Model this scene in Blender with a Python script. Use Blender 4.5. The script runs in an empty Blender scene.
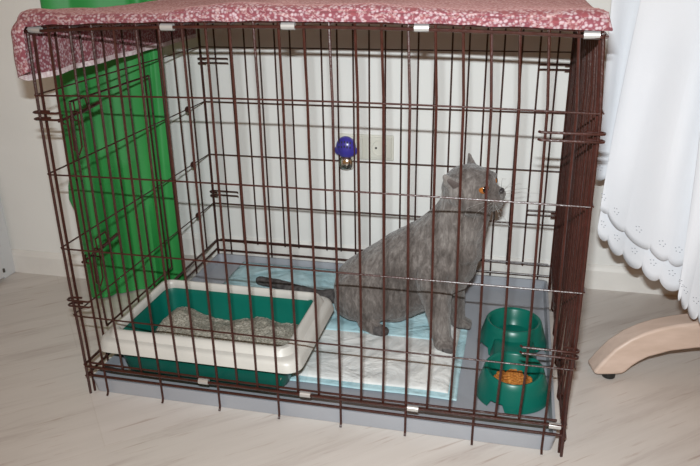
import bpy, math, random
from mathutils import Vector, Matrix, noise
random.seed(7)
C = bpy.context.scene.collection
sc = bpy.context.scene
S = 0.85                      # plan unit -> metres (the crate is a 36 inch one)

# ---------------------------------------------------------------- camera, light, exposure
cam_d = bpy.data.cameras.new('camera'); cam = bpy.data.objects.new('camera', cam_d); C.objects.link(cam)
cam_d.sensor_width = 36.0; cam_d.lens = 705.275 / 700 * 36.0
cam_d.clip_start = 0.02
CAMPOS = Vector((0.9342, -1.2276, 0.9562)) * S
cam.matrix_world = Matrix(((0.9734, -0.0711, 0.2177, CAMPOS.x), (0.2285, 0.3625, -0.9035, CAMPOS.y),
                           (-0.0147, 0.9293, 0.3691, CAMPOS.z), (0, 0, 0, 1)))
sc.camera = cam
w = bpy.data.worlds.new('room light'); sc.world = w; w.use_nodes = True
w.node_tree.nodes['Background'].inputs[0].default_value = (1.0, 0.46, 0.11, 1)
w.node_tree.nodes['Background'].inputs[1].default_value = 0.30
fl = bpy.data.lights.new('flash', 'AREA'); fl.energy = 12.0; fl.spread = math.radians(118); fl.shape = 'RECTANGLE'; fl.size = 0.05; fl.size_y = 0.008; fl.color = (0.92, 0.985, 1.0)
flo = bpy.data.objects.new('flash', fl); C.objects.link(flo); flo.matrix_world = Matrix.Translation(CAMPOS + Vector((-0.014, 0.0, 0.115)) * S) @ Matrix.Rotation(math.radians(-5), 4, 'Z') @ cam.matrix_world.to_3x3().to_4x4()
sc.view_settings.view_transform = 'Standard'; sc.view_settings.look = 'None'
sc.view_settings.exposure = 0.0; sc.view_settings.gamma = 1.0; sc.view_settings.use_curve_mapping = False

# ---------------------------------------------------------------- materials
def mat(name, col, rough=0.5, spec=0.5, metal=0.0, coat=0.0):
    m = bpy.data.materials.new(name); m.use_nodes = True
    b = m.node_tree.nodes['Principled BSDF']
    b.inputs['Base Color'].default_value = (*col, 1); b.inputs['Roughness'].default_value = rough
    b.inputs['Specular IOR Level'].default_value = spec; b.inputs['Metallic'].default_value = metal
    b.inputs['Coat Weight'].default_value = coat
    return m, m.node_tree.nodes, m.node_tree.links, b
def N(nodes, t, **kw):
    n = nodes.new(t)
    for k, v in kw.items():
        if k in n.inputs: n.inputs[k].default_value = v
        else: setattr(n, k, v)
    return n
def ramp(nodes, stops):
    r = nodes.new('ShaderNodeValToRGB'); e = r.color_ramp.elements
    while len(e) < len(stops): e.new(0.5)
    for q, (p, c) in zip(e, stops): q.position = p; q.color = (*c, 1)
    return r
def mottle(name, c0, c1, scale, rough=0.5, bump=0.0, bscale=None, dist=0.002, **kw):
    m, n, l, b = mat(name, c0, rough, **kw)
    tc = N(n, 'ShaderNodeTexCoord'); nz = N(n, 'ShaderNodeTexNoise', Scale=scale, Detail=4.0)
    l.new(tc.outputs['Object'], nz.inputs['Vector'])
    r = ramp(n, [(0.35, c0), (0.65, c1)]); l.new(nz.outputs['Fac'], r.inputs['Fac']); l.new(r.outputs['Color'], b.inputs['Base Color'])
    if bump:
        n2 = N(n, 'ShaderNodeTexNoise', Scale=bscale or scale, Detail=3.0); l.new(tc.outputs['Object'], n2.inputs['Vector'])
        bp = N(n, 'ShaderNodeBump', Strength=bump, Distance=dist); l.new(n2.outputs['Fac'], bp.inputs['Height']); l.new(bp.outputs['Normal'], b.inputs['Normal'])
    return m
M = {}
M['wall'] = mottle('painted wall', (0.735, 0.73, 0.71), (0.765, 0.76, 0.74), 6, 0.6, 0.08, 180)
M['base'] = mottle('painted baseboard', (0.68, 0.66, 0.63), (0.76, 0.74, 0.71), 9, 0.45)
M['door'] = mottle('door paint', (0.60, 0.61, 0.63), (0.63, 0.64, 0.66), 5, 0.4)
M['wire'] = mottle('brown hammered enamel', (0.030, 0.0085, 0.006), (0.048, 0.0135, 0.010), 90, 0.33, 0.25, 260, spec=0.42)
M['clip'] = mat('silver clip', (0.55, 0.55, 0.54), 0.35, metal=0.6)[0]
M['tray'] = mottle('grey tray plastic', (0.29, 0.305, 0.34), (0.33, 0.345, 0.38), 7, 0.33, 0.05, 200)
M['green'] = mottle('teal green plastic', (0.002, 0.105, 0.078), (0.003, 0.13, 0.096), 8, 0.32, spec=0.35)
M['white_plastic'] = mottle('cream plastic', (0.50, 0.49, 0.46), (0.57, 0.555, 0.52), 12, 0.4, 0.04, 60)
M['litter'] = mottle('litter grains', (0.20, 0.185, 0.15), (0.52, 0.49, 0.42), 260, 0.9, 0.9, 330, dist=0.006)
M['kibble'] = mottle('kibble', (0.32, 0.10, 0.012), (0.48, 0.19, 0.03), 90, 0.7, 0.4, 300)
M['bag'] = mottle('green fabric', (0.022, 0.22, 0.05), (0.032, 0.28, 0.065), 3, 0.5, 0.12, 30, spec=0.35)
M['cloth_white'] = mottle('white table linen', (0.66, 0.68, 0.73), (0.70, 0.715, 0.76), 5, 0.75, 0.25, 420, dist=0.001)
M['thread'] = mat('grey embroidery thread', (0.30, 0.32, 0.36), 0.8)[0]
M['plug'] = mat('socket plastic', (0.66, 0.65, 0.58), 0.35)[0]
M['hole'] = mat('dark socket hole', (0.02, 0.02, 0.02), 0.6)[0]
M['violet'] = mat('violet blue plastic', (0.05, 0.04, 0.30), 0.28, coat=0.3)[0]
M['chrome'] = mat('chrome', (0.8, 0.78, 0.72), 0.15, metal=1.0)[0]
M['rubber'] = mat('black rubber', (0.01, 0.01, 0.01), 0.5)[0]
M['inner_ear'] = mat('inner ear skin', (0.095, 0.075, 0.07), 0.7)[0]
M['eye'] = mat('orange eye', (0.36, 0.12, 0.02), 0.12, coat=0.5)[0]
M['pupil'] = mat('pupil', (0.004, 0.004, 0.004), 0.1)[0]
M['nose'] = mat('grey nose', (0.035, 0.03, 0.032), 0.4)[0]
M['steel'] = mat('hinge steel', (0.10, 0.09, 0.08), 0.4, metal=0.7)[0]

def floor_mat():
    m, n, l, b = mat('pale wood laminate', (0.5, 0.46, 0.4), 0.34)
    tc = N(n, 'ShaderNodeTexCoord'); mp = N(n, 'ShaderNodeMapping'); mp.inputs['Rotation'].default_value = (0, 0, math.radians(-40))
    l.new(tc.outputs['Object'], mp.inputs['Vector'])
    st = N(n, 'ShaderNodeMapping'); st.inputs['Scale'].default_value = (1.5, 15, 1); l.new(mp.outputs['Vector'], st.inputs['Vector'])
    n1 = N(n, 'ShaderNodeTexNoise', Scale=1.7, Detail=7.0, Roughness=0.65, Distortion=0.5); l.new(st.outputs['Vector'], n1.inputs['Vector'])
    r1 = ramp(n, [(0.30, (0.48, 0.43, 0.405)), (0.45, (0.58, 0.54, 0.51)), (0.75, (0.64, 0.60, 0.57))]); l.new(n1.outputs['Fac'], r1.inputs['Fac'])
    s2 = N(n, 'ShaderNodeMapping'); s2.inputs['Scale'].default_value = (4.2, 62, 1); l.new(mp.outputs['Vector'], s2.inputs['Vector'])
    n2 = N(n, 'ShaderNodeTexNoise', Scale=1.5, Detail=5.0, Roughness=0.6, Distortion=0.3); l.new(s2.outputs['Vector'], n2.inputs['Vector'])
    r2 = ramp(n, [(0.60, (1, 1, 1)), (0.70, (0.70, 0.60, 0.56))]); l.new(n2.outputs['Fac'], r2.inputs['Fac'])
    mx = N(n, 'ShaderNodeMixRGB', blend_type='MULTIPLY'); mx.inputs['Fac'].default_value = 0.8
    l.new(r1.outputs['Color'], mx.inputs['Color1']); l.new(r2.outputs['Color'], mx.inputs['Color2'])
    bk = N(n, 'ShaderNodeTexBrick', **{'Scale': 1.0, 'Mortar Size': 0.0012, 'Brick Width': 1.25, 'Row Height': 0.19})
    bk.inputs['Color1'].default_value = (1, 1, 1, 1); bk.inputs['Color2'].default_value = (0.95, 0.95, 0.94, 1); bk.inputs['Mortar'].default_value = (0.93, 0.92, 0.90, 1)
    l.new(mp.outputs['Vector'], bk.inputs['Vector'])
    m2 = N(n, 'ShaderNodeMixRGB', blend_type='MULTIPLY'); m2.inputs['Fac'].default_value = 1.0
    l.new(mx.outputs['Color'], m2.inputs['Color1']); l.new(bk.outputs['Color'], m2.inputs['Color2']); l.new(m2.outputs['Color'], b.inputs['Base Color'])
    return m
M['floor'] = floor_mat()

def wood_mat():
    m, n, l, b = mat('pale beech', (0.6, 0.42, 0.3), 0.4)
    tc = N(n, 'ShaderNodeTexCoord'); st = N(n, 'ShaderNodeMapping'); st.inputs['Scale'].default_value = (3, 30, 30); l.new(tc.outputs['Object'], st.inputs['Vector'])
    n1 = N(n, 'ShaderNodeTexNoise', Scale=2.2, Detail=5.0); l.new(st.outputs['Vector'], n1.inputs['Vector'])
    r = ramp(n, [(0.3, (0.53, 0.41, 0.34)), (0.7, (0.62, 0.49, 0.42))]); l.new(n1.outputs['Fac'], r.inputs['Fac']); l.new(r.outputs['Color'], b.inputs['Base Color'])
    return m
M['wood'] = wood_mat()

def blanket_mat():
    m, n, l, b = mat('crimson patterned cotton', (0.25, 0.03, 0.05), 0.85, spec=0.2)
    tc = N(n, 'ShaderNodeTexCoord')
    v1 = N(n, 'ShaderNodeTexVoronoi', Scale=185.0); l.new(tc.outputs['Object'], v1.inputs['Vector'])
    r1 = ramp(n, [(0.26, (0.42, 0.32, 0.345)), (0.58, (0.19, 0.055, 0.07))]); l.new(v1.outputs['Distance'], r1.inputs['Fac'])
    n1 = N(n, 'ShaderNodeTexNoise', Scale=26.0, Detail=3.0, Distortion=2.0); l.new(tc.outputs['Object'], n1.inputs['Vector'])
    r2 = ramp(n, [(0.485, (0, 0, 0)), (0.50, (0.8, 0.8, 0.8)), (0.535, (0.8, 0.8, 0.8)), (0.55, (0, 0, 0))]); l.new(n1.outputs['Fac'], r2.inputs['Fac'])
    n3 = N(n, 'ShaderNodeTexNoise', Scale=170.0, Detail=2.0); l.new(tc.outputs['Object'], n3.inputs['Vector'])
    r3 = ramp(n, [(0.42, (0.25, 0.085, 0.09)), (0.58, (0.44, 0.31, 0.31))]); l.new(n3.outputs['Fac'], r3.inputs['Fac'])
    mx = N(n, 'ShaderNodeMixRGB'); l.new(r2.outputs['Color'], mx.inputs['Fac']); l.new(r1.outputs['Color'], mx.inputs['Color1']); l.new(r3.outputs['Color'], mx.inputs['Color2'])
    # second figure: larger petals of dark crimson
    v2 = N(n, 'ShaderNodeTexVoronoi', Scale=30.0); l.new(tc.outputs['Object'], v2.inputs['Vector'])
    r4 = ramp(n, [(0.13, (1, 1, 1)), (0.19, (0, 0, 0))]); l.new(v2.outputs['Distance'], r4.inputs['Fac'])
    m2 = N(n, 'ShaderNodeMixRGB'); l.new(r4.outputs['Color'], m2.inputs['Fac']); l.new(mx.outputs['Color'], m2.inputs['Color1']); m2.inputs['Color2'].default_value = (0.21, 0.055, 0.065, 1)
    l.new(m2.outputs['Color'], b.inputs['Base Color'])
    b.inputs['Sheen Weight'].default_value = 0.3; b.inputs['Sheen Roughness'].default_value = 0.5; b.inputs['Sheen Tint'].default_value = (0.75, 0.42, 0.40, 1)
    bp = N(n, 'ShaderNodeBump', Strength=0.6, Distance=0.003); l.new(n3.outputs['Fac'], bp.inputs['Height']); l.new(bp.outputs['Normal'], b.inputs['Normal'])
    return m
M['blanket'] = blanket_mat()
M['hem'] = mottle('pale woven hem', (0.55, 0.40, 0.42), (0.75, 0.66, 0.66), 160, 0.85, 0.3, 200)

def fur_mat():
    m, n, l, b = mat('blue grey fur', (0.15, 0.14, 0.135), 0.8, spec=0.15)
    b.inputs['Sheen Weight'].default_value = 0.35; b.inputs['Sheen Roughness'].default_value = 0.4
    tc = N(n, 'ShaderNodeTexCoord')
    mp = N(n, 'ShaderNodeMapping'); mp.inputs['Rotation'].default_value = (0, math.radians(35), 0); mp.inputs['Scale'].default_value = (1, 1, 0.3)
    l.new(tc.outputs['Object'], mp.inputs['Vector'])
    n1 = N(n, 'ShaderNodeTexNoise', Scale=120.0, Detail=5.0, Roughness=0.7, Distortion=0.5); l.new(mp.outputs['Vector'], n1.inputs['Vector'])
    n2 = N(n, 'ShaderNodeTexNoise', Scale=9.0, Detail=2.0); l.new(tc.outputs['Object'], n2.inputs['Vector'])
    ad = N(n, 'ShaderNodeMath', operation='MULTIPLY_ADD'); l.new(n1.outputs['Fac'], ad.inputs[0]); ad.inputs[1].default_value = 0.55; 
    m3 = N(n, 'ShaderNodeMath', operation='MULTIPLY'); l.new(n2.outputs['Fac'], m3.inputs[0]); m3.inputs[1].default_value = 0.45; l.new(m3.outputs[0], ad.inputs[2])
    r = ramp(n, [(0.38, (0.070, 0.059, 0.054)), (0.50, (0.132, 0.115, 0.107)), (0.63, (0.245, 0.222, 0.208))]); l.new(ad.outputs[0], r.inputs['Fac']); l.new(r.outputs['Color'], b.inputs['Base Color'])
    bp = N(n, 'ShaderNodeBump', Strength=0.7, Distance=0.005); l.new(n1.outputs['Fac'], bp.inputs['Height']); l.new(bp.outputs['Normal'], b.inputs['Normal'])
    return m
M['fur'] = fur_mat()
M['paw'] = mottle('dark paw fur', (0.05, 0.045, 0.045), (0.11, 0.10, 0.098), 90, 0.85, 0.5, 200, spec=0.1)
def quilt_mat(name, c0, c1):
    m, n, l, b = mat(name, c0, 0.7, spec=0.25)
    tc = N(n, 'ShaderNodeTexCoord'); v = N(n, 'ShaderNodeTexVoronoi', Scale=42.0); v.feature = 'SMOOTH_F1'; l.new(tc.outputs['Object'], v.inputs['Vector'])
    nz = N(n, 'ShaderNodeTexNoise', Scale=13.0, Detail=5.0, Distortion=0.8); l.new(tc.outputs['Object'], nz.inputs['Vector'])
    r = ramp(n, [(0.35, c0), (0.62, c1)]); l.new(nz.outputs['Fac'], r.inputs['Fac']); l.new(r.outputs['Color'], b.inputs['Base Color'])
    b1 = N(n, 'ShaderNodeBump', Strength=0.45, Distance=0.004); l.new(v.outputs['Distance'], b1.inputs['Height'])
    b2 = N(n, 'ShaderNodeBump', Strength=1.0, Distance=0.014); l.new(nz.outputs['Fac'], b2.inputs['Height']); l.new(b1.outputs['Normal'], b2.inputs['Normal']); l.new(b2.outputs['Normal'], b.inputs['Normal'])
    return m
M['quilt'] = quilt_mat('white quilted tissue', (0.60, 0.62, 0.62), (0.72, 0.73, 0.72))
M['padblue'] = quilt_mat('pale blue film', (0.35, 0.55, 0.61), (0.46, 0.64, 0.69))
def glass_mat():
    m, n, l, b = mat('vial glass', (0.9, 0.88, 0.8), 0.08); b.inputs['Transmission Weight'].default_value = 0.6; return m
M['glass'] = glass_mat()

# ---------------------------------------------------------------- mesh helpers (plan units in, metres out)
class MB:
    def __init__(s): s.v = []; s.f = []
    def add(s, vs, fs):
        o = len(s.v); s.v += [Vector(p) for p in vs]; s.f += [tuple(i + o for i in q) for q in fs]
    def box(s, a, b, rz=0, piv=None):
        x0, y0, z0 = a; x1, y1, z1 = b
        vs = [Vector(p) for p in ((x0,y0,z0),(x1,y0,z0),(x1,y1,z0),(x0,y1,z0),(x0,y0,z1),(x1,y0,z1),(x1,y1,z1),(x0,y1,z1))]
        if rz:
            p = Vector(piv); R = Matrix.Rotation(rz, 3, 'Z'); vs = [p + R @ (q - p) for q in vs]
        s.add(vs, [(0,3,2,1),(4,5,6,7),(0,1,5,4),(1,2,6,5),(2,3,7,6),(3,0,4,7)])
    def tube(s, pts, r, n=8):
        pts = [Vector(p) for p in pts]; rs = r if isinstance(r, (list, tuple)) else [r] * len(pts)
        t0 = (pts[1] - pts[0]).normalized(); up = Vector((0, 0, 1)) if abs(t0.z) < 0.9 else Vector((0, 1, 0))
        nx = t0.cross(up).normalized(); o = len(s.v)
        for i, p in enumerate(pts):
            t = (pts[min(i + 1, len(pts) - 1)] - pts[max(i - 1, 0)]).normalized()
            nx = (nx - t * nx.dot(t)).normalized(); ny = t.cross(nx)
            for k in range(n):
                a = 2 * math.pi * k / n; s.v.append(p + (nx * math.cos(a) + ny * math.sin(a)) * rs[i])
        for i in range(len(pts) - 1):
            for k in range(n):
                k2 = (k + 1) % n; s.f.append((o + i*n + k, o + i*n + k2, o + (i+1)*n + k2, o + (i+1)*n + k))
        s.f.append(tuple(o + k for k in range(n))[::-1]); s.f.append(tuple(o + (len(pts)-1)*n + k for k in range(n)))
    def ell(s, c, r, R=None, nu=20, nv=12):
        c = Vector(c); r = r if isinstance(r, (list, tuple)) else (r, r, r); R = R or Matrix.Identity(3); o = len(s.v)
        for j in range(nv + 1):
            th = math.pi * j / nv
            for i in range(nu):
                a = 2 * math.pi * i / nu
                s.v.append(c + R @ Vector((r[0]*math.sin(th)*math.cos(a), r[1]*math.sin(th)*math.sin(a), r[2]*math.cos(th))))
        for j in range(nv):
            for i in range(nu):
                i2 = (i + 1) % nu; s.f.append((o+j*nu+i, o+(j+1)*nu+i, o+(j+1)*nu+i2, o+j*nu+i2))
    def loft(s, rings, cap0=True, cap1=True, closed=False):
        o = len(s.v); n = len(rings[0])
        for r in rings: s.v += [Vector(p) for p in r]
        m = len(rings)
        for i in range(m if closed else m - 1):
            j = (i + 1) % m
            for k in range(n):
                k2 = (k + 1) % n; s.f.append((o+i*n+k, o+i*n+k2, o+j*n+k2, o+j*n+k))
        if not closed:
            if cap0: s.f.append(tuple(o + k for k in range(n))[::-1])
            if cap1: s.f.append(tuple(o + (m-1)*n + k for k in range(n)))
    def grid(s, rows):
        o = len(s.v); n = len(rows[0])
        for r in rows: s.v += [Vector(p) for p in r]
        for i in range(len(rows) - 1):
            for k in range(n - 1): s.f.append((o+i*n+k, o+i*n+k+1, o+(i+1)*n+k+1, o+(i+1)*n+k))
def base(o):
    return o.matrix_world.translation if False else Vector(o['_p']) if '_p' in o else Vector((0, 0, 0))
ORG = {}
def obj(name, mb, m, parent=None, smooth=True, origin=None, bevel=0, solid=0, sub=0, label=None):
    """one mesh object; verts are given in plan units of the whole room"""
    if origin is None:
        if parent is not None: origin = ORG[parent.name]
        else:
            zmin = min(p.z for p in mb.v); xs = [p.x for p in mb.v]; ys = [p.y for p in mb.v]
            origin = Vector(((min(xs)+max(xs))/2, (min(ys)+max(ys))/2, zmin))
    origin = Vector(origin)
    me = bpy.data.meshes.new(name); me.from_pydata([(p - origin) * S for p in mb.v], [], mb.f); me.validate()
    import bmesh
    bm = bmesh.new(); bm.from_mesh(me); bmesh.ops.recalc_face_normals(bm, faces=bm.faces[:]); bm.to_mesh(me); bm.free()
    me.materials.append(m)
    if smooth:
        for p in me.polygons: p.use_smooth = True
        try: me.set_sharp_from_angle(angle=math.radians(42))
        except Exception: pass
    o = bpy.data.objects.new(name, me); C.objects.link(o); ORG[o.name] = origin
    if parent is not None:
        o.parent = parent; o.location = (origin - ORG[parent.name]) * S
    else: o.location = origin * S
    if solid:
        md = o.modifiers.new('solid', 'SOLIDIFY'); md.thickness = solid; md.offset = 0
    if bevel:
        md = o.modifiers.new('bevel', 'BEVEL'); md.width = bevel; md.segments = 3; md.limit_method = 'ANGLE'
    if sub:
        md = o.modifiers.new('sub', 'SUBSURF'); md.levels = sub; md.render_levels = sub
    if label: o['label'] = label
    return o
def tag(o, label, cat, group=None, kind=None):
    o['label'] = label; o['category'] = cat
    if group: o['group'] = group
    if kind: o['kind'] = kind
    return o
def thing(name, loc, label, cat, group=None):
    o = bpy.data.objects.new(name, None); C.objects.link(o); o.empty_display_size = 0.05
    ORG[o.name] = Vector(loc); o.location = Vector(loc) * S
    return tag(o, label, cat, group)
def struct(name, mb, m, **kw):
    o = obj(name, mb, m, **kw); o['kind'] = 'structure'; return o
def rrect(x0, y0, x1, y1, r, z, n=6):
    p = []
    for cx, cy, a0 in ((x1-r, y1-r, 0), (x0+r, y1-r, 90), (x0+r, y0+r, 180), (x1-r, y0+r, 270)):
        for k in range(n + 1):
            a = math.radians(a0 + 90 * k / n); p.append((cx + r*math.cos(a), cy + r*math.sin(a), z))
    return p
def lerp(a, b, t): return a + (b - a) * t
def sstep(t): t = max(0, min(1, t)); return t*t*(3-2*t)
def interp(pts, t):
    """Catmull-Rom through a list of Vectors, t in 0..1"""
    n = len(pts) - 1; u = max(0, min(n - 1e-6, t * n)); i = int(u); f = u - i
    P = [Vector(pts[max(0, min(n, i + k))]) for k in (-1, 0, 1, 2)]
    return 0.5 * ((2*P[1]) + (-P[0]+P[2])*f + (2*P[0]-5*P[1]+4*P[2]-P[3])*f*f + (-P[0]+3*P[1]-3*P[2]+P[3])*f**3)

# ---------------------------------------------------------------- room
WY = 0.82; NY = 0.577; NX = -0.21; LX = -0.637
b = MB(); b.box((-1.6, -2.6, -0.02), (3.4, WY + 0.25, 0)); struct('floor', b, M['floor'], smooth=False, origin=(0, 0, 0))
b = MB(); b.box((NX - 0.1, WY, 0), (3.4, WY + 0.2, 2.6)); struct('wall_back', b, M['wall'], smooth=False)
b = MB(); b.box((LX - 0.3, NY, 0), (NX, WY + 0.2, 2.6)); struct('wall_back_left', b, M['wall'], smooth=False)
b = MB(); b.box((LX - 0.15, -0.9, 0.0), (LX, NY, 2.6)); struct('wall_left', b, M['wall'], smooth=False)
def baseboard(name, p0, p1, nrm):
    b = MB(); p0 = Vector((*p0, 0)); p1 = Vector((*p1, 0)); n = Vector((*nrm, 0))
    prof = [(0, 0), (0.012, 0), (0.012, 0.060), (0.008, 0.070), (0.003, 0.077), (0, 0.077)]
    b.loft([[p + n * a + Vector((0, 0, z)) for a, z in prof] for p in (p0, p1)]); struct(name, b, M['base'], smooth=False)
baseboard('baseboard_back', (NX, WY), (3.4, WY), (0, -1))
baseboard('baseboard_back_left', (LX, NY), (NX + 0.0, NY), (0, -1))
# white door leaf close to the corner, hinged on the left wall
d = MB(); d.box((LX, -0.62, 0.012), (LX + 0.022, NY - 0.075, 2.2)); dr = struct('door_1', d, M['door'], smooth=False, bevel=0.003)
h = MB(); h.box((LX + 0.016, NY - 0.080, 0.118), (LX + 0.026, NY - 0.074, 0.130)); h.box((LX + 0.016, NY - 0.080, 0.03), (LX + 0.026, NY - 0.074, 0.042)); obj('hinge', h, M['steel'], dr)
t_ = MB(); t_.box((LX, NY - 0.064, 0.0), (LX + 0.010, NY - 0.010, 2.2)); struct('trim_1', t_, M['door'], smooth=False, bevel=0.002)

# ---------------------------------------------------------------- wire crate
W, D, H = 1.07, 0.775, 0.829
LV = [0.2073, 0.3707, 0.5375, 0.7014]
ZB, ZL, ZT = 0.077, 0.047, 0.829
BX = [(0.0, 0.003, 0.002), (0.077, 0.005, -0.002), (0.2073, -0.0012, 0.005), (0.3707, -0.0027, 0.0045), (0.5375, -0.0025, 0.002), (0.7014, 0.0, 0.001), (0.829, 0.005, -0.009), (0.9, 0.006, -0.010)]
BZ = [(0.0, 0.0), (0.03, 0.0), (0.077, -0.003), (0.3707, 0.0), (0.5375, 0.003), (0.7014, 0.0068), (0.829, 0.0125)]
def warp(p):
    """steel wire crates are never quite square: the panels bow by a few millimetres"""
    x, y, z = p
    for i in range(len(BX) - 1):
        if z <= BX[i+1][0] or i == len(BX) - 2:
            t = (z - BX[i][0]) / (BX[i+1][0] - BX[i][0]); dl = lerp(BX[i][1], BX[i+1][1], t); dr_ = lerp(BX[i][2], BX[i+1][2], t); break
    k = max(0, 1 - max(0, y) / D); u = max(0, min(1, x / W))
    for i in range(len(BZ) - 1):
        if z <= BZ[i+1][0] or i == len(BZ) - 2:
            t = (z - BZ[i][0]) / (BZ[i+1][0] - BZ[i][0]); dz = lerp(BZ[i][1], BZ[i+1][1], min(1, t)); break
    return (x + lerp(dl, dr_, u) * k, y, z + dz * 4*u*(1-u) * k)
def rod(b, p0, p1, r, n=7, seg=6):
    b.tube([warp(Vector(p0).lerp(Vector(p1), i / seg)) for i in range(seg + 1)], r, n)
RV, RH, RF = 0.0026, 0.0018, 0.0031
crate = thing('wire_crate', (W/2, D/2, 0), 'large folding brown wire pet crate with a grey cat inside, standing against the wall', 'crate')
def wide_panel(y, s, name):
    b = MB()
    for i in range(22):
        x = 0.047 + 0.04686 * i
        leg = i % 3 == 0
        if leg:
            b.tube([warp(q) for q in [(x, y, ZT + 0.010), (x, y, LV[3]), (x, y, LV[2]), (x, y, LV[1]), (x, y, LV[0]), (x, y, 0.012), (x, y + s*0.003, 0.005), (x, y + s*0.006, 0.0026)]], RV, 7)
        else: rod(b, (x, y, ZB - 0.003), (x, y, ZT + 0.010), RV)
    for z in LV: rod(b, (0, y + s*0.0042, z), (W, y + s*0.0042, z), RH, seg=10)
    rod(b, (0, y + s*0.0055, ZB), (W, y + s*0.0055, ZB), RF, seg=10)
    rod(b, (0.012, y - s*0.002, ZB + 0.0065), (W - 0.012, y - s*0.002, ZB + 0.0065), RV, seg=10)
    rod(b, (0, y - s*0.0055, ZL), (W, y - s*0.0055, ZL), RF, seg=10)
    rod(b, (0, y + s*0.0055, ZT - 0.004), (W, y + s*0.0055, ZT - 0.004), RF, seg=10)
    for x in (0.0, W): rod(b, (x, y, 0.0), (x, y, ZT), RF)
    return obj(name, b, M['wire'], crate)
front = wide_panel(0.0, -1, 'front_panel')
back = wide_panel(D, 1, 'back_panel')
def side_panel(x, s, name, door):
    b = MB()
    n_ = 9 if door else 16
    for i in range(1, n_):
        y = D * i / n_
        if i % (2 if door else 3) == 1:
            b.tube([warp(q) for q in [(x, y, ZT), (x, y, LV[3]), (x, y, LV[2]), (x, y, LV[1]), (x, y, LV[0]), (x, y, 0.012), (x + s*0.003, y, 0.005), (x + s*0.010, y, 0.0026)]], RV, 7)
        else: rod(b, (x, y, ZB), (x, y, ZT), RV)
    for z in LV: rod(b, (x + s*0.0042, 0, z), (x + s*0.0042, D, z), RH)
    for z in (ZB, ZL, ZT - 0.004): rod(b, (x + s*0.0055, 0, z), (x + s*0.0055, D, z), RF)
    rod(b, (x - s*0.003, 0.01, ZB + 0.0065), (x - s*0.003, D - 0.01, ZB + 0.0065), RV)
    rod(b, (x - s*0.004, 0.012, ZT), (x - s*0.004, 0.012, 0.0), RF)
    rod(b, (x - s*0.004, D - 0.012, ZT), (x - s*0.004, D - 0.012, 0.0), RF)
    return obj(name, b, M['wire'], crate)
left = side_panel(0.0, -1, 'left_panel', True)
right = side_panel(W, 1, 'right_panel', False)
# top panel, under the blanket
b = MB()
for i in range(22): rod(b, (0.047 + 0.04686*i, 0, ZT + 0.001), (0.047 + 0.04686*i, D, ZT + 0.001), RV)
for k in range(6): rod(b, (0, D*k/5, ZT + 0.0045), (W, D*k/5, ZT + 0.0045), RH if 0 < k < 5 else RV, seg=10)
for x in (0.0, W): rod(b, (x, 0, ZT + 0.001), (x, D, ZT + 0.001), RV)
obj('top_panel', b, M['wire'], crate)
# side door in the left panel, with its frame of doubled wire
b = MB(); y0, y1, z0, z1, xd = 0.118, 0.470, 0.115, 0.665, -0.010
rod(b, (xd, y0, z0), (xd, y1, z0), RV); rod(b, (xd, y0, z1), (xd, y1, z1), RV); rod(b, (xd, y0, z0), (xd, y0, z1), RV); rod(b, (xd, y1, z0), (xd, y1, z1), RV)
door = obj('side_door', b, M['wire'], crate)
for zz in (0.630, 0.300):
    b = MB()
    rod(b, (xd - 0.007, 0.080, zz), (xd - 0.007, 0.175, zz + 0.004), 0.0030); rod(b, (xd - 0.007, 0.165, zz + 0.003), (xd - 0.007, 0.235, zz + 0.010), 0.0045)
    for q in (0.100, 0.14): b.tube([(xd - 0.012, q, zz - 0.010), (xd - 0.014, q, zz), (xd - 0.012, q, zz + 0.010), (xd - 0.001, q, zz + 0.010), (xd - 0.001, q, zz - 0.010), (xd - 0.012, q, zz - 0.010)], 0.0022, 6)
    b.tube([(xd - 0.012, 0.150, zz), (xd - 0.014, 0.150, zz + 0.030), (xd - 0.014, 0.195, zz + 0.032), (xd - 0.012, 0.200, zz)], 0.0024, 6)
    b.tube([(xd - 0.012, 0.128, zz + 0.002), (xd - 0.014, 0.128, zz - 0.075), (xd - 0.014, 0.142, zz - 0.090), (xd - 0.014, 0.156, zz - 0.075), (xd - 0.012, 0.156, zz + 0.002)], 0.0022, 6)
    obj('latch', b, M['wire'], door)
for z in LV[:3]:
    b = MB(); b.ell((-0.004, 0.66, z), (0.007, 0.013, 0.009), nu=10, nv=8); obj('wire_joint', b, M['wire'], left)
# hooks that hang the panels together at the corners
def hook_pair(x0, x1, y, s, z, par):
    for q in (z, z - 0.0135):
        b = MB(); e = 0.012 if x1 > x0 else -0.012
        pts = [(x0, y + s*0.003, q), (x0 + e*0.3, y + s*0.008, q), (lerp(x0, x1, 0.5), y + s*0.0085, q), (x1 - e*0.4, y + s*0.009, q), (x1, y + s*0.006, q), (x1 + e*0.1, y, q), (x1 - e*0.3, y - s*0.006, q), (x1 - e*2.2, y - s*0.008, q)]
        b.tube(pts, 0.0024, 7); obj('corner_hook', b, M['wire'], par)
for z in (0.668, 0.248):
    hook_pair(0.974, W + 0.010, 0.0, -1, z, front)
    hook_pair(0.046, -0.009, 0.0, -1, z, front)
    hook_pair(0.985, W + 0.008, D, 1, z, back)
    hook_pair(0.083, -0.009, D, 1, z, back)
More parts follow.
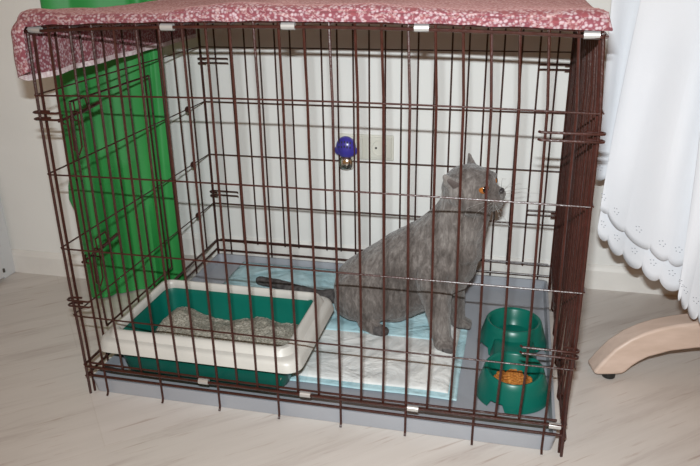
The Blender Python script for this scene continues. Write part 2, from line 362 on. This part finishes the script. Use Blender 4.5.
# bright clips rolled around the rails
for x, z in ((0.025, 0.829), (0.302, 0.832), (0.534, 0.833), (0.769, 0.834), (1.043, 0.829), (0.299, 0.079), (0.535, 0.079), (0.768, 0.077), (1.053, 0.076)):
    b = MB(); wx, wz = (0.0125, 0.0066) if z > 0.5 else (0.0115, 0.0068)
    z2 = z - (0.007 if z > 0.831 else 0.002) + (0.0125 if z > 0.5 else -0.003) * 4*(x/W)*(1 - x/W)
    b.loft([[(x + sx*wx, q[1]-0.003, q[2]) for q in [(0, -0.0065*math.cos(a), z2 + wz*math.sin(a)) for a in [2*math.pi*k/16 for k in range(16)]]] for sx in (-1, -0.97, 0.97, 1)])
    obj('clip', b, M['clip'], front, label='small bright silver clip')

# ---------------------------------------------------------------- tray
b = MB()
x0, y0, x1, y1 = 0.004, 0.0075, W - 0.010, D - 0.012
rings = [rrect(x0+0.006, y0+0.004, x1-0.006, y1-0.004, 0.012, 0.001), rrect(x0, y0, x1, y1, 0.014, 0.034), rrect(x0, y0, x1, y1, 0.014, 0.037),
         rrect(x0+0.006, y0+0.006, x1-0.006, y1-0.006, 0.012, 0.037), rrect(x0+0.011, y0+0.011, x1-0.011, y1-0.011, 0.012, 0.012), rrect(x0+0.030, y0+0.030, x1-0.030, y1-0.030, 0.012, 0.007)]
b.loft(rings); tag(obj('crate_tray', b, M['tray'], smooth=True), 'wide shallow grey plastic tray covering the bottom of the crate', 'tray')

# ---------------------------------------------------------------- pads
def pad(name, x0, y0, x1, y1, z0, amp, seed, m, lab, inner=None, skew=0.0):
    def hz(x, y):
        u = min(x - x0, x1 - x, y - y0, y1 - y)
        return z0 + amp * (0.5 + 0.5*noise.noise(Vector((x*9 + seed, y*9, seed)))) * sstep(u / 0.03) + amp*0.35*abs(noise.noise(Vector((x*26 + seed, y*26, 2*seed)))) * sstep(u/0.02)
    nx, ny = 70, 50; b = MB(); jit = lambda t, k: 0.004 * noise.noise(Vector((t*6, k + seed, 0)))
    rows = []
    for j in range(ny + 1):
        r = []
        for i in range(nx + 1):
            x = lerp(x0, x1, i/nx); y = lerp(y0, y1, j/ny); r.append((x + jit(y, 1) + skew*(y - y0), y + jit(x, 2), hz(x, y)))
        rows.append(r)
    b.grid(rows); o = obj(name, b, m, solid=0.0012); tag(o, lab, 'pad')
    if inner:
        a0, c0, a1, c1 = inner; b = MB(); rows = []
        for j in range(ny + 1):
            r = []
            for i in range(nx + 1):
                x = lerp(a0, a1, i/nx); y = lerp(c0, c1, j/ny); u = min(x - a0, a1 - x, y - c0, c1 - y)
                r.append((x + jit(y, 3)*1.5 + skew*(y - y0), y + jit(x, 4)*1.5, hz(x, y) + 0.0012 + 0.004*sstep(u/0.015)))
            rows.append(r)
        b.grid(rows); obj('absorbent_core', b, M['quilt'], o, solid=0.001, label='white quilted middle')
    return o
pad('training_pad', 0.395, 0.130, 0.848, 0.520, 0.0125, 0.003, 3.1, M['padblue'], 'white quilted absorbent pad with pale blue edging beneath the front paws of the cat', inner=(0.40, 0.150, 0.828, 0.505))
pad('training_pad', 0.100, 0.372, 0.800, 0.745, 0.0205, 0.008, 8.4, M['padblue'], 'rumpled pale blue absorbent pad behind the litter box and under the cat')

# ---------------------------------------------------------------- litter box
lb = thing('litter_box', (0.26, 0.20, 0.012), 'dark green cat litter box with a wide cream rim inside the crate', 'litter box')
b = MB()
R = lambda i, z, r: rrect(0.032 + i, 0.068 + i, 0.468 - i, 0.344 - i, r, z)
b.loft([R(0.018, 0.0125, 0.03), R(0.012, 0.018, 0.036), R(-0.004, 0.100, 0.045), R(-0.008, 0.128, 0.045), R(-0.004, 0.130, 0.045), R(-0.001, 0.126, 0.043), R(0.004, 0.100, 0.04), R(0.018, 0.024, 0.034), R(0.03, 0.017, 0.03)])
obj('basin', b, M['green'], lb)
b = MB()
Q = lambda i, z, r, dr=0: rrect(0.007 + i*0.8, 0.030 + i, 0.510 - i - dr, 0.375 - i*0.75, r, z)
prof = [(0.002, 0.096), (0.0, 0.097), (0.004, 0.112), (0.007, 0.119), (0.012, 0.122), (0.022, 0.1235), (0.027, 0.132), (0.033, 0.138), (0.040, 0.139), (0.044, 0.136), (0.047, 0.127), (0.046, 0.118), (0.026, 0.112), (0.008, 0.104)]
b.loft([Q(i, z, 0.036 if i < 0.03 else 0.026) for i, z in prof], closed=True)
obj('rim', b, M['white_plastic'], lb)
for sx in (0.09, 0.42):
    b = MB(); b.box((sx - 0.03, 0.369 - 0.004, 0.094), (sx + 0.03, 0.369 + 0.008, 0.112)); obj('rim_clip', b, M['white_plastic'], lb, bevel=0.003)
b = MB(); rows = []
for j in range(61):
    r = []
    for i in range(91):
        x = lerp(0.050, 0.450, i/90); y = lerp(0.084, 0.328, j/60)
        h = 0.056 + 0.020*noise.noise(Vector((x*8, y*8, 1.3))) + 0.008*noise.noise(Vector((x*24, y*24, 5))) + 0.0035*noise.noise(Vector((x*120, y*120, 9)))
        h += 0.026*math.exp(-((x-0.10)/0.05)**2 - ((y-0.27)/0.07)**2) + 0.024*math.exp(-((x-0.31)/0.08)**2 - ((y-0.28)/0.06)**2)
        h -= 0.045*sstep((0.11 - y)/0.03)*0.4 + 0.02*sstep((0.08 - x)/0.03)
        r.append((x, y, h))
    rows.append(r)
b.grid(rows)
# close it down to the basin floor so the sand has a body
n = 91; top = [rows[0][i] for i in range(n)] + [rows[j][-1] for j in range(1, 61)] + [rows[-1][i] for i in range(n-2, -1, -1)] + [rows[j][0] for j in range(59, 0, -1)]
b.loft([top, [(lerp(p[0], 0.252, 0.05), lerp(p[1], 0.194, 0.05), 0.020) for p in top]], cap0=False)
tag(obj('litter_sand', b, M['litter']), 'pale grey clumping litter heaped in the green box', 'cat litter', kind='stuff')

# ---------------------------------------------------------------- double bowl
bw = thing('double_bowl', (0.968, 0.30, 0.010), 'green plastic double feeding bowl in the crate, its near side holding kibble', 'pet bowl')
def bowl(cx, cy, notches, k_=1.0, tilt=0.0):
    b = MB(); n = 72
    prof = [(0.084, 0.0), (0.0845, 0.002), (0.080, 0.018), (0.070, 0.055), (0.066, 0.068), (0.063, 0.071), (0.059, 0.070), (0.056, 0.066), (0.052, 0.045), (0.044, 0.030), (0.02, 0.026), (0.0005, 0.026)]
    rings = []
    for j, (r, z) in enumerate(prof):
        ring = []
        for k in range(n):
            a = 2*math.pi*k/n; zz = z; rr = r
            for na, nw in notches:
                dd = (a - math.radians(na) + math.pi) % (2*math.pi) - math.pi
                if abs(dd) < math.radians(nw) and z < 0.017: zz = 0.0165 + z*0.02; rr = 0.0803 - (0.0165 - z)*0.0
            ring.append((cx + k_*rr*math.cos(a), cy + k_*rr*math.sin(a), 0.010 + zz - (tilt*max(0, -math.sin(a))*min(1, z/0.05) if z > 0.02 else 0)))
        rings.append(ring)
    b.loft(rings, cap0=False); return b
obj('food_bowl', bowl(0.970, 0.192, [(245, 13), (135, 14)], 1.0, 0.010), M['green'], bw)
obj('water_bowl', bowl(0.965, 0.415, [(215, 13), (325, 10)], 1.05), M['green'], bw)
b = MB()
b.loft([[(0.912, y, 0.020), (1.026, y, 0.020), (1.015, y, z1), (1.004, y, z1+0.006), (0.932, y, z1+0.006), (0.921, y, z1)] for y, z1 in ((0.250, 0.052), (0.265, 0.049), (0.30, 0.047), (0.335, 0.050), (0.362, 0.056))])
obj('bridge', b, M['green'], bw, bevel=0.002)
b = MB()
b.ell((0.970, 0.184, 0.040), (0.044, 0.044, 0.011), nu=24, nv=8)
for k in range(240):
    a = random.uniform(0, 6.283); r = 0.042*math.sqrt(random.random()); z = 0.050 - 0.004*(r/0.045)**2 + random.uniform(-0.001, 0.004)
    Rm = Matrix.Rotation(random.uniform(0, 3.14), 3, random.choice('XYZ')) @ Matrix.Rotation(random.uniform(0, 3.14), 3, 'Z')
    b.ell((0.970 + r*math.cos(a), 0.182 + r*math.sin(a), z), (0.0052, 0.0048, 0.0036), Rm, 8, 5)
tag(obj('kibble', b, M['kibble']), 'orange brown dry cat food heaped in the near green bowl', 'cat food', kind='stuff')

# ---------------------------------------------------------------- cat
def cat():
    b = MB()
    def chain(pts, sub=7, sy=1.0):
        P = [Vector(p[:3]) for p in pts]; rr = [p[3] for p in pts]; n = len(P) - 1
        for i in range(n * sub + 1):
            t = i / (n * sub); p = interp(P, t); u = min(n - 1e-6, t*n); k = int(u); r = lerp(rr[k], rr[k+1], sstep(u - k) if False else (u - k))
            b.ell(p, (r, r*sy, r), nu=16, nv=10)
    # trunk from rump to neck
    chain([(0.580, 0.455, 0.112, 0.098), (0.640, 0.455, 0.150, 0.103), (0.690, 0.450, 0.190, 0.102), (0.742, 0.445, 0.232, 0.094), (0.782, 0.435, 0.280, 0.083), (0.812, 0.425, 0.328, 0.073), (0.832, 0.410, 0.380, 0.062)], 6, 0.86)
    chain([(0.742, 0.44, 0.185, 0.072), (0.785, 0.43, 0.205, 0.073), (0.812, 0.425, 0.262, 0.066)], 6, 0.95)          # chest
    chain([(0.640, 0.45, 0.105, 0.080), (0.700, 0.445, 0.140, 0.078), (0.755, 0.44, 0.180, 0.070)], 5, 0.9)            # belly
    # haunches
    b.ell((0.586, 0.400, 0.114), (0.088, 0.045, 0.074)); b.ell((0.556, 0.43, 0.083), (0.068, 0.065, 0.052)); b.ell((0.600, 0.515, 0.104), (0.082, 0.042, 0.082))
    # hind feet
    chain([(0.585, 0.378, 0.050, 0.021), (0.605, 0.370, 0.042, 0.018), (0.625, 0.366, 0.038, 0.016)], 4)
    b.ell((0.632, 0.365, 0.036), (0.020, 0.018, 0.014))
    chain([(0.575, 0.532, 0.050, 0.026), (0.650, 0.532, 0.040, 0.021)], 4)
    # near fore leg
    chain([(0.760, 0.395, 0.205, 0.055), (0.768, 0.380, 0.150, 0.041), (0.778, 0.368, 0.100, 0.031), (0.785, 0.360, 0.060, 0.027), (0.790, 0.354, 0.040, 0.025)], 5)
    b.ell((0.798, 0.344, 0.030), (0.029, 0.030, 0.016))
    for k in (-1.5, -0.5, 0.5, 1.5): b.ell((0.812, 0.338 + k*0.012, 0.0275), (0.016, 0.0075, 0.012), nu=10, nv=8)
    # far fore leg
    chain([(0.790, 0.455, 0.190, 0.050), (0.802, 0.465, 0.120, 0.034), (0.812, 0.470, 0.065, 0.026), (0.816, 0.472, 0.040, 0.024)], 5)
    b.ell((0.830, 0.468, 0.027), (0.030, 0.026, 0.015))
    for k in (-1.2, 0, 1.2): b.ell((0.847, 0.466 + k*0.012, 0.025), (0.013, 0.0075, 0.010), nu=10, nv=8)
    # tail, lying on the pad
    chain([(0.535, 0.480, 0.085, 0.034), (0.490, 0.505, 0.055, 0.024), (0.420, 0.520, 0.043, 0.0165), (0.350, 0.545, 0.0415, 0.0150), (0.280, 0.568, 0.041, 0.0155), (0.215, 0.585, 0.039, 0.0145)], 10)
    # head, in its own frame (f: out of the face, a: towards the far ear, u: up)
    f = Vector((0.930, -0.350, 0.12)).normalized(); u = Vector((-0.10, -0.22, 0.97)); u = (u - f*u.dot(f)).normalized(); a = u.cross(f).normalized()
    Rh = Matrix((f, a, u)).transposed(); hc = Vector((0.838, 0.400, 0.428))
    if (Rh @ Vector((0,1,0))).y < 0: a = -a; Rh = Matrix((f, a, u)).transposed()
    L = lambda x, y, z: hc + f*x + a*y + u*z
    b.ell(L(-0.004, 0, 0.004), (0.064, 0.060, 0.055), Rh)
    b.ell(L(0.020, 0, 0.018), (0.046, 0.046, 0.036), Rh)
    for s in (-1, 1):
        b.ell(L(0.020, s*0.031, -0.022), (0.038, 0.032, 0.030), Rh)      # full cheeks
        b.ell(L(0.060, s*0.014, -0.018), (0.024, 0.019, 0.018), Rh)      # whisker pads
        b.ell(L(0.045, s*0.024, 0.024 if s > 0 else 0.031), (0.020, 0.017, 0.009), Rh)       # brow
    b.ell(L(0.058, 0, 0.002), (0.022, 0.012, 0.015), Rh)                # bridge of the nose
    b.ell(L(0.050, 0, -0.036), (0.030, 0.026, 0.020), Rh)                # chin
    # ears
    for s, tip, back_ in ((-1, 0.064, -0.016), (1, 0.060, -0.006)):
        bc = L(back_ + 0.006, s*0.038, 0.026); tp = L(back_ - 0.006, s*(0.064 if s < 0 else 0.052), tip)
        n_ = 9
        for i in range(n_ + 1):
            t = i / n_; p = bc.lerp(tp, t); wd = lerp(0.030, 0.009 if s < 0 else 0.005, t**1.3)
            Re = Matrix((f*0.45 + a*s*0.9, a*-s*0.45 + f*0.9, u)).transposed()
            b.ell(p, (0.0058, wd, 0.009), Re, 12, 8)
    me = bpy.data.meshes.new('cat_raw'); me.from_pydata([p * S for p in b.v], [], b.f)
    o = bpy.data.objects.new('cat_raw', me); C.objects.link(o)
    md = o.modifiers.new('r', 'REMESH'); md.mode = 'VOXEL'; md.voxel_size = 0.0034
    md = o.modifiers.new('s', 'SMOOTH'); md.factor = 0.6; md.iterations = 5
    dg = bpy.context.evaluated_depsgraph_get(); dg.update()
    me2 = bpy.data.meshes.new_from_object(o.evaluated_get(dg)); bpy.data.objects.remove(o)
    og = Vector((0.70, 0.44, 0.020)); 
    # skin folds on shoulder and neck, and the unevenness of the coat
    me2.calc_loop_triangles()
    nr = [v.normal.copy() for v in me2.vertices]
    for v, q in zip(me2.vertices, nr):
        p = v.co; d_ = 0.0011 * noise.noise(p * 55) + 0.0007*noise.noise(p * 140)
        d_ += 0.0016 * math.sin(p.z*150 + 6*noise.noise(p*14)) * sstep((p.x/S - 0.70)/0.06) * sstep((0.33 - p.z/S)/0.05) * sstep((p.z/S - 0.10)/0.05)
        v.co = p + q * d_ - og * S
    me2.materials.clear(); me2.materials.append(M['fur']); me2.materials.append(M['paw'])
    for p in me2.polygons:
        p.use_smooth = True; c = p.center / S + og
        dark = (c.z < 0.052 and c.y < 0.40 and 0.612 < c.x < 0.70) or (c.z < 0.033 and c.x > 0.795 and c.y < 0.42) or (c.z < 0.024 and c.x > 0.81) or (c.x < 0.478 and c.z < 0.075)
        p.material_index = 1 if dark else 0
    me2.name = 'cat'; ob = bpy.data.objects.new('cat', me2); C.objects.link(ob); ob.location = og * S; ORG[ob.name] = og
    tag(ob, 'plump grey short haired cat sitting upright inside the crate and gazing to the right', 'cat')
    for s in (-1, 1):
        ec = L(0.0475, 0.0265, 0.010) if s > 0 else L(0.0495, -0.0275, 0.019); e = MB(); dirn = (f*0.80 + a*s*0.58 + u*0.06).normalized()
        e.ell(ec, 0.0130, nu=20, nv=14); eo = obj('eye', e, M['eye'], ob, label='orange eye')
        pz = MB(); Rp = dirn.to_track_quat('Z', 'Y').to_matrix(); pz.ell(ec + dirn*0.0106, (0.0075, 0.0085, 0.0034), Rp, 14, 8); obj('pupil', pz, M['pupil'], eo)
    z = MB(); z.ell(L(0.0815, 0, -0.001), (0.005, 0.0095, 0.006), Rh, 12, 8); obj('nose', z, M['nose'], ob, label='dark grey nose')
    # darker hollow of the near ear
    ie = MB(); bc = L(-0.008, -0.044, 0.030); tp = L(-0.018, -0.062, 0.056)
    for i in range(7):
        t = i / 6; p = bc.lerp(tp, t) + (f*0.9 - a*0.45).normalized()*0.0058
        Re = Matrix((f*0.45 - a*0.9, a*0.45 + f*0.9, u)).transposed(); ie.ell(p, (0.0022, lerp(0.014, 0.005, t), 0.006), Re, 12, 8)
    obj('inner_ear', ie, M['inner_ear'], ob, label='darker pinkish hollow of the near ear')
    wk = MB()
    for s in (-1, 1):
        for k in range(6):
            p0 = L(0.068, s*0.022, -0.016 - 0.004*(k % 3)); p1 = p0 + (f*0.02*(k - 2) + a*s*0.060 + u*(0.012 - 0.008*k)); p2 = p1 + (a*s*0.02 - u*0.012)
            wk.tube([p0, p0.lerp(p1, 0.5) + u*0.003, p1, p2], [0.0006, 0.0005, 0.0004, 0.0002], 5)
    obj('whiskers', wk, M['clip'], ob, label='fine pale whiskers')
cat()

# ---------------------------------------------------------------- blanket on the crate
def blanket():
    root = thing('patterned_blanket', (W/2, D/2, 0.838), 'crimson and pale pink patterned cotton cloth folded over the top of the crate', 'blanket')
    xa, xb, ya, yb = -0.007, 1.072, -0.014, D + 0.02
    zt = 0.837; th = 0.009
    bow = lambda x, y: zt + 0.0125*4*max(0, x/W)*max(0, 1 - x/W)*max(0, 1 - max(0, y)/D)
    def top(x, y):
        e = min((x - xa)/0.016, (xb - x)/0.016, 0.12 + (y - ya)/0.045); rnd = math.sqrt(max(0, 1 - (1 - min(1, max(0, e)))**2))
        th = 0.011 + 0.015*math.exp(-max(0, y - ya)/0.06) + 0.008*sstep((x - 0.2)/0.3)
        return bow(x, y) + 0.001 + th * rnd * (0.85 + 0.35*noise.noise(Vector((x*5, y*5, 0.4)))) + 0.008*sstep((0.10 - x)/0.08)*sstep((0.30 - y)/0.2)*rnd + 0.003*noise.noise(Vector((x*16, y*16, 3)))*rnd
    b = MB(); rows = []; nx, ny = 150, 70
    for j in range(ny + 1):
        y = lerp(ya, yb, (j/ny)**1.25); r = []
        for i in range(nx + 1):
            x = lerp(xa, xb, i/nx); yy = y + (1 - j/ny)*0.004*noise.noise(Vector((x*14, 0, 7))); r.append((x, yy, top(x, y)))
        rows.append(r)
    b.grid(rows)
    # front edge rolled over the rail
    lo = []
    for i in range(nx + 1):
        x, y, z = rows[0][i]; lo.append((x, y + 0.001, bow(x, 0) - 0.0015 + 0.0022*noise.noise(Vector((x*22, 4, 1)))))
    lo2 = [(x, 0.004 + 0.004, bow(x, 0) - 0.0003) for x, y, z in lo]
    b.grid([rows[0], [(x, y - 0.003, lerp(z, l_[2], 0.5)) for (x, y, z), l_ in zip(rows[0], lo)], lo, lo2])
    # underside
    b.grid([lo2, [(p[0], yb, 0.8372) for p in rows[-1]]])
    obj('top_fold', b, M['blanket'], root, solid=0.0012)
    # flap hanging down the left side
    b = MB(); rows = []; nv = 22; ny = 60
    hemz = lambda y: 0.728 + 0.020*sstep((0.02 - y)/0.05) + 0.005*noise.noise(Vector((y*9, 2, 2)))
    for k in range(nv + 1):
        t = k / nv; r = []
        for j in range(ny + 1):
            y = lerp(ya + 0.004, yb, j/ny); z1 = hemz(y); z0 = top(xa, y) + 0.006
            out = 0.008*math.sin(min(1, t*5)*math.pi/2) + 0.006*noise.noise(Vector((y*7, t*2, 6)))*t + 0.004*math.sin(y*40 + 1)*t
            yy = y - (0.012*math.sin(min(1, t*4)*math.pi/2)*sstep((0.05 - y)/0.06))
            r.append((xa - out, yy, lerp(z0, z1, t)))
        rows.append(r)
    b.grid(rows)
    # the flap turns the front corner
    fr = []
    for k in range(nv + 1):
        p = rows[k][0]; t = k/nv; q = []
        for j in range(7):
            q.append((p[0] + 0.0035*j*1.3, p[1] - 0.004*math.sin(j/6*math.pi), p[2] + 0.006*j*t*0.3))
        fr.append(q)
    b.grid(fr)
    fl_ = obj('side_flap', b, M['blanket'], root, solid=0.0014)
    h = MB(); h.grid([[(p[0] - 0.0016, p[1], p[2] + 0.010) for p in rows[-1]], [(p[0] - 0.0018, p[1], p[2] - 0.001) for p in rows[-1]], [(p[0] + 0.0016, p[1], p[2] - 0.001) for p in rows[-1]], [(p[0] + 0.0016, p[1], p[2] + 0.010) for p in rows[-1]]])
    obj('hem', h, M['hem'], fl_, label='pale woven hem')
blanket()

# ---------------------------------------------------------------- green folded fabric standing behind the crate
def bag():
    b = MB(); n = 120; rings = []
    for k in range(30):
        t = k / 29; z = 0.004 + t * 0.99
        cx, cy = -0.165, 0.500
        A = Vector((lerp(-0.262, -0.285, t), lerp(0.430, 0.450, t), 0)); B = Vector((lerp(-0.032, -0.034, t), lerp(0.590, 0.620, t), 0))
        ex = (B - A); Lh = ex.length/2; ex.normalize(); ey = Vector((-ex.y, ex.x, 0)); c = (A + B)/2 + ey*0.035
        ring = []
        for i in range(n):
            a = 2*math.pi*i/n; ca, sa = math.cos(a), math.sin(a); q = 0.32
            px = Lh*math.copysign(abs(ca)**q, ca); py = 0.038*math.copysign(abs(sa)**0.55, sa)
            fold = 0.0
            if sa < 0:
                for fx, fw, fd in ((-0.062, 0.010, 0.016), (-0.010, 0.015, 0.036), (0.018, 0.008, 0.014), (0.068, 0.010, 0.018), (0.105, 0.006, 0.008)):
                    fold += fd*math.exp(-((px - fx - 0.006*math.sin(z*4 + fx*40))/fw)**2)
            py += fold + 0.004*noise.noise(Vector((px*14, z*5, 3)))
            zz = z + (0.02*noise.noise(Vector((px*9, 1, 1))) if k in (0, 29) else 0)
            bulge = 1 + 0.05*math.sin(z*9) + 0.03*noise.noise(Vector((z*6, sa, 2)))
            p = c + ex*px + ey*py*bulge
            # slack lump low on the left edge
            if ca < -0.5: p += -ex*0.016*math.exp(-((z - 0.32)/0.045)**2)
            ring.append((p.x, p.y, max(0.003, zz)))
        rings.append(ring)
    b.loft(rings)
    tag(obj('folded_fabric', b, M['bag']), 'tall bundle of bright green fabric in upright folds, left of the crate against the wall', 'fabric')
bag()

# ---------------------------------------------------------------- socket and freshener
so = thing('wall_socket', (0.495, WY, 0.37), 'cream double wall socket behind the crate with one outlet free', 'socket')
b = MB(); b.box((0.408, WY - 0.008, 0.368), (0.582, WY, 0.446)); obj('plate', b, M['plug'], so, bevel=0.003, smooth=False)
for cx in (0.452, 0.540):
    b = MB(); b.box((cx - 0.036, WY - 0.0125, 0.375), (cx + 0.036, WY - 0.007, 0.440)); fo = obj('outlet_frame', b, M['plug'], so, bevel=0.002, smooth=False)
    b = MB(); n = 28
    ring = lambda r, y: [(cx + r*math.cos(2*math.pi*k/n), y, 0.4075 + r*math.sin(2*math.pi*k/n)) for k in range(n)]
    b.loft([ring(0.026, WY - 0.0126), ring(0.026, WY - 0.0150), ring(0.0235, WY - 0.0155), ring(0.022, WY - 0.0135)], cap0=False); ob_ = obj('outlet', b, M['plug'], fo)
    b = MB()
    for dx in (-0.011, 0.011): b.ell((cx + dx, WY - 0.0135, 0.4075), (0.0035, 0.0015, 0.0035), nu=12, nv=6)
    obj('contact_hole', b, M['hole'], fo)
fr = thing('air_freshener', (0.440, WY - 0.03, 0.335), 'violet blue plug-in air freshener with a shiny vial underneath, plugged into the wall socket', 'air freshener')
b = MB(); cx, cy, cz = 0.441, WY - 0.036, 0.412
b.ell((cx, cy, cz), (0.031, 0.021, 0.034), nu=28, nv=18)
b.ell((cx, cy, cz - 0.010), (0.037, 0.016, 0.021), nu=24, nv=14)
b.loft([rrect(cx-0.022, cy-0.004, cx+0.022, cy+0.021, 0.008, z) for z in (cz-0.022, cz+0.022)])
bo = obj('housing', b, M['violet'], fr)
b = MB()
for k in range(-2, 3):
    for q in (0, 1):
        xx = cx + k*0.0085; zz = cz + 0.020 - q*0.013 - abs(k)*0.0015
        yy = cy - 0.021*math.sqrt(max(0.05, 1 - ((xx-cx)/0.031)**2 - ((zz-cz)/0.034)**2))
        b.ell((xx, yy, zz), (0.0022, 0.002, 0.0042), nu=10, nv=6)
obj('vent_slot', b, M['hole'], bo)
b = MB(); n = 24
ring = lambda r, z: [(cx + r*math.cos(2*math.pi*k/n), cy + r*0.75*math.sin(2*math.pi*k/n), z) for k in range(n)]
b.loft([ring(0.012, cz - 0.068), ring(0.020, cz - 0.065), ring(0.024, cz - 0.056), ring(0.024, cz - 0.040), ring(0.020, cz - 0.032), ring(0.014, cz - 0.026)])
obj('vial', b, M['chrome'], fr, label='shiny reflective vial')
b = MB()
for dx in (-0.007, 0.007): b.tube([(cx + dx, cy + 0.015, cz), (cx + dx, WY - 0.012, cz)], 0.0024, 8)
obj('prong', b, M['chrome'], fr)

# ---------------------------------------------------------------- table with linen cloth
tb = thing('pedestal_table', (1.66, 0.45, 0), 'table with an arched pale wooden foot, hidden under a white cloth right of the crate', 'table')
ang = math.atan2(0.45 - 0.325, 1.66 - 1.16)
def foot(flip):
    pr = [(0.0, 0.020), (0.004, 0.028), (0.019, 0.050), (0.045, 0.083), (0.078, 0.109), (0.110, 0.125), (0.145, 0.137), (0.185, 0.145), (0.225, 0.150), (0.30, 0.160), (0.38, 0.175), (0.46, 0.20), (0.52, 0.235), (0.545, 0.235),
          (0.545, 0.085), (0.42, 0.083), (0.30, 0.084), (0.235, 0.082), (0.175, 0.075), (0.125, 0.060), (0.105, 0.048), (0.090, 0.036), (0.078, 0.022), (0.068, 0.0150), (0.040, 0.0140), (0.010, 0.0150)]
    b = MB(); R_ = Matrix.Rotation(ang, 3, 'Z'); o_ = Vector((1.150, 0.322, 0)) - R_ @ Vector((0, 0, 0))
    rings = []
    for yy in (-0.026, 0.026): 
        rg = []
        for x, z in pr:
            p = o_ + R_ @ Vector((x, yy, z))
            if flip: p = Vector((2*1.66, 2*0.45, 0)) - Vector((p.x, p.y, -p.z))
            rg.append(p)
        rings.append(rg)
    b.loft(rings); ft = obj('foot', b, M['wood'], tb, bevel=0.005)
    b = MB(); g = o_ + R_ @ Vector((0.043, -0.010, 0))
    if flip: g = Vector((3.32, 0.90, 0)) - g
    b.loft([[(g.x + r*math.cos(2*math.pi*k/20), g.y + r*math.sin(2*math.pi*k/20), z) for k in range(20)] for r, z in ((0.012, 0.0002), (0.015, 0.002), (0.016, 0.016))]); obj('glide', b, M['rubber'], ft, label='black rubber glide')
foot(False); foot(True)
b = MB(); b.loft([[(1.66 + r*math.cos(2*math.pi*k/28), 0.45 + r*math.sin(2*math.pi*k/28), z) for k in range(28)] for r, z in ((0.040, 0.085), (0.042, 0.24), (0.034, 0.30), (0.030, 0.6), (0.040, 0.82), (0.09, 0.865))]); obj('column', b, M['wood'], tb)
outline = [(1.20, 0.60), (1.19, 0.53), (1.21, 0.48), (1.42, 0.33), (1.50, 0.30), (2.10, 0.30), (2.18, 0.36), (2.20, 0.60), (2.14, 0.72), (2.02, 0.76), (1.36, 0.76), (1.24, 0.70)]
b = MB(); b.loft([[(x, y, z) for x, y in outline] for z in (0.865, 0.892)]); obj('tabletop', b, M['wood'], tb, smooth=False)

def cloth():
    root = thing('tablecloth', (1.5, 0.45, 0.25), 'white linen tablecloth with a scalloped embroidered edge, hanging beside the right of the crate', 'tablecloth')
    ztop = 0.897
    def sheet(tops, hems, nsc, depth, name, ph=0.0, bulge=0.0, mid=None, wob=0.010, nu=140, nv=36, dots=True):
        b = MB(); rows = []; dpos = []
        for j in range(nv + 1):
            t = j / nv; r = []
            for i in range(nu + 1):
                s = i / nu; T = interp([Vector(p) for p in tops], s); T.z = ztop + 0.001; Hh = interp([Vector(p) for p in hems], s)
                sc_ = abs(math.sin(math.pi * (s * nsc + ph))); Hd = Hh.copy(); Hd.z -= depth * (math.sqrt(sc_) - 0.65)
                p = T.lerp(Hd, t)
                if mid:
                    m_ = interp([Vector(q) for q in mid], s); k = 4*t*(1-t); p = p + (m_ - T.lerp(Hh, 0.5)) * k
                p.y += wob * math.sin(s * 9 + ph) * math.sin(t * math.pi * 0.5) - 0.006*math.sin(t*math.pi)*math.sin(s*17)
                p.x += bulge * math.sin(t*math.pi)
                r.append(p)
            rows.append(r)
        b.grid(rows); o = obj(name, b, M['cloth_white'], root, solid=0.001)
        if dots:
            for k in range(int(nsc)):
                e = MB()
                s = (k + 0.5 - ph) / nsc
                if not 0 < s < 1: continue
                i = int(s*nu); j = nv - 2
                p = rows[j][i]; dx = (rows[j][min(nu, i+2)] - rows[j][max(0, i-2)]).normalized(); dz = (rows[j-2][i] - rows[j][i]).normalized(); nn = dx.cross(dz).normalized()
                if nn.y > 0: nn = -nn
                for ox, oz in ((-0.007, 0.004), (0, 0.008), (0.007, 0.004), (-0.004, -0.003), (0.004, -0.003)):
                    c = p + dx*ox + dz*(oz + 0.004) + nn*0.0012
                    Rr = nn.to_track_quat('Z', 'Y').to_matrix(); e.ell(c, (0.0017, 0.0012, 0.0005), Rr, 8, 4)
                obj('embroidered_flower', e, M['thread'], o, label='small grey eyelet flower')
        return o
    sheet([(1.122, .52, 0), (1.176, .53, 0), (1.234, .52, 0), (1.30, .52, 0)], [(1.139, .55, .425), (1.184, .545, .410), (1.256, .53, .375), (1.33, .52, .34)], 4, 0.014, 'rear_drop', ph=0.2)
    sheet([(1.190, .455, 0), (1.245, .435, 0), (1.31, .415, 0), (1.377, .39, 0), (1.44, .36, 0)], [(1.146, .465, .315), (1.188, .440, .276), (1.246, .410, .250), (1.307, .380, .220), (1.373, .355, .195)], 6, 0.020, 'lower_drop', ph=0.0, bulge=-0.004)
    sheet([(1.177, .440, 0), (1.239, .420, 0), (1.31, .400, 0), (1.377, .375, 0), (1.44, .345, 0)], [(1.145, .450, .383), (1.192, .422, .338), (1.269, .388, .300), (1.32, .362, .283), (1.368, .345, .272)], 6, 0.013, 'upper_drop', ph=0.3, bulge=-0.004)
    sheet([(1.289, .325, 0), (1.37, .295, 0), (1.48, .285, 0), (1.60, .28, 0)], [(1.318, .325, .226), (1.345, .298, .196), (1.41, .275, .185), (1.60, .26, .180)], 7, 0.020, 'front_drop', ph=0.1, bulge=0.004)
    # the part lying on the table
    b = MB(); ol = [(1.122, 0.52), (1.177, 0.44), (1.239, 0.42), (1.289, 0.325), (1.37, 0.29), (1.60, 0.275), (2.12, 0.275), (2.21, 0.35), (2.22, 0.60), (2.15, 0.75), (2.02, 0.785), (1.34, 0.785), (1.16, 0.70)]
    b.loft([[(x, y, z) for x, y in ol] for z in (0.8935, 0.898)]); obj('top_drop', b, M['cloth_white'], root, smooth=False)
cloth()
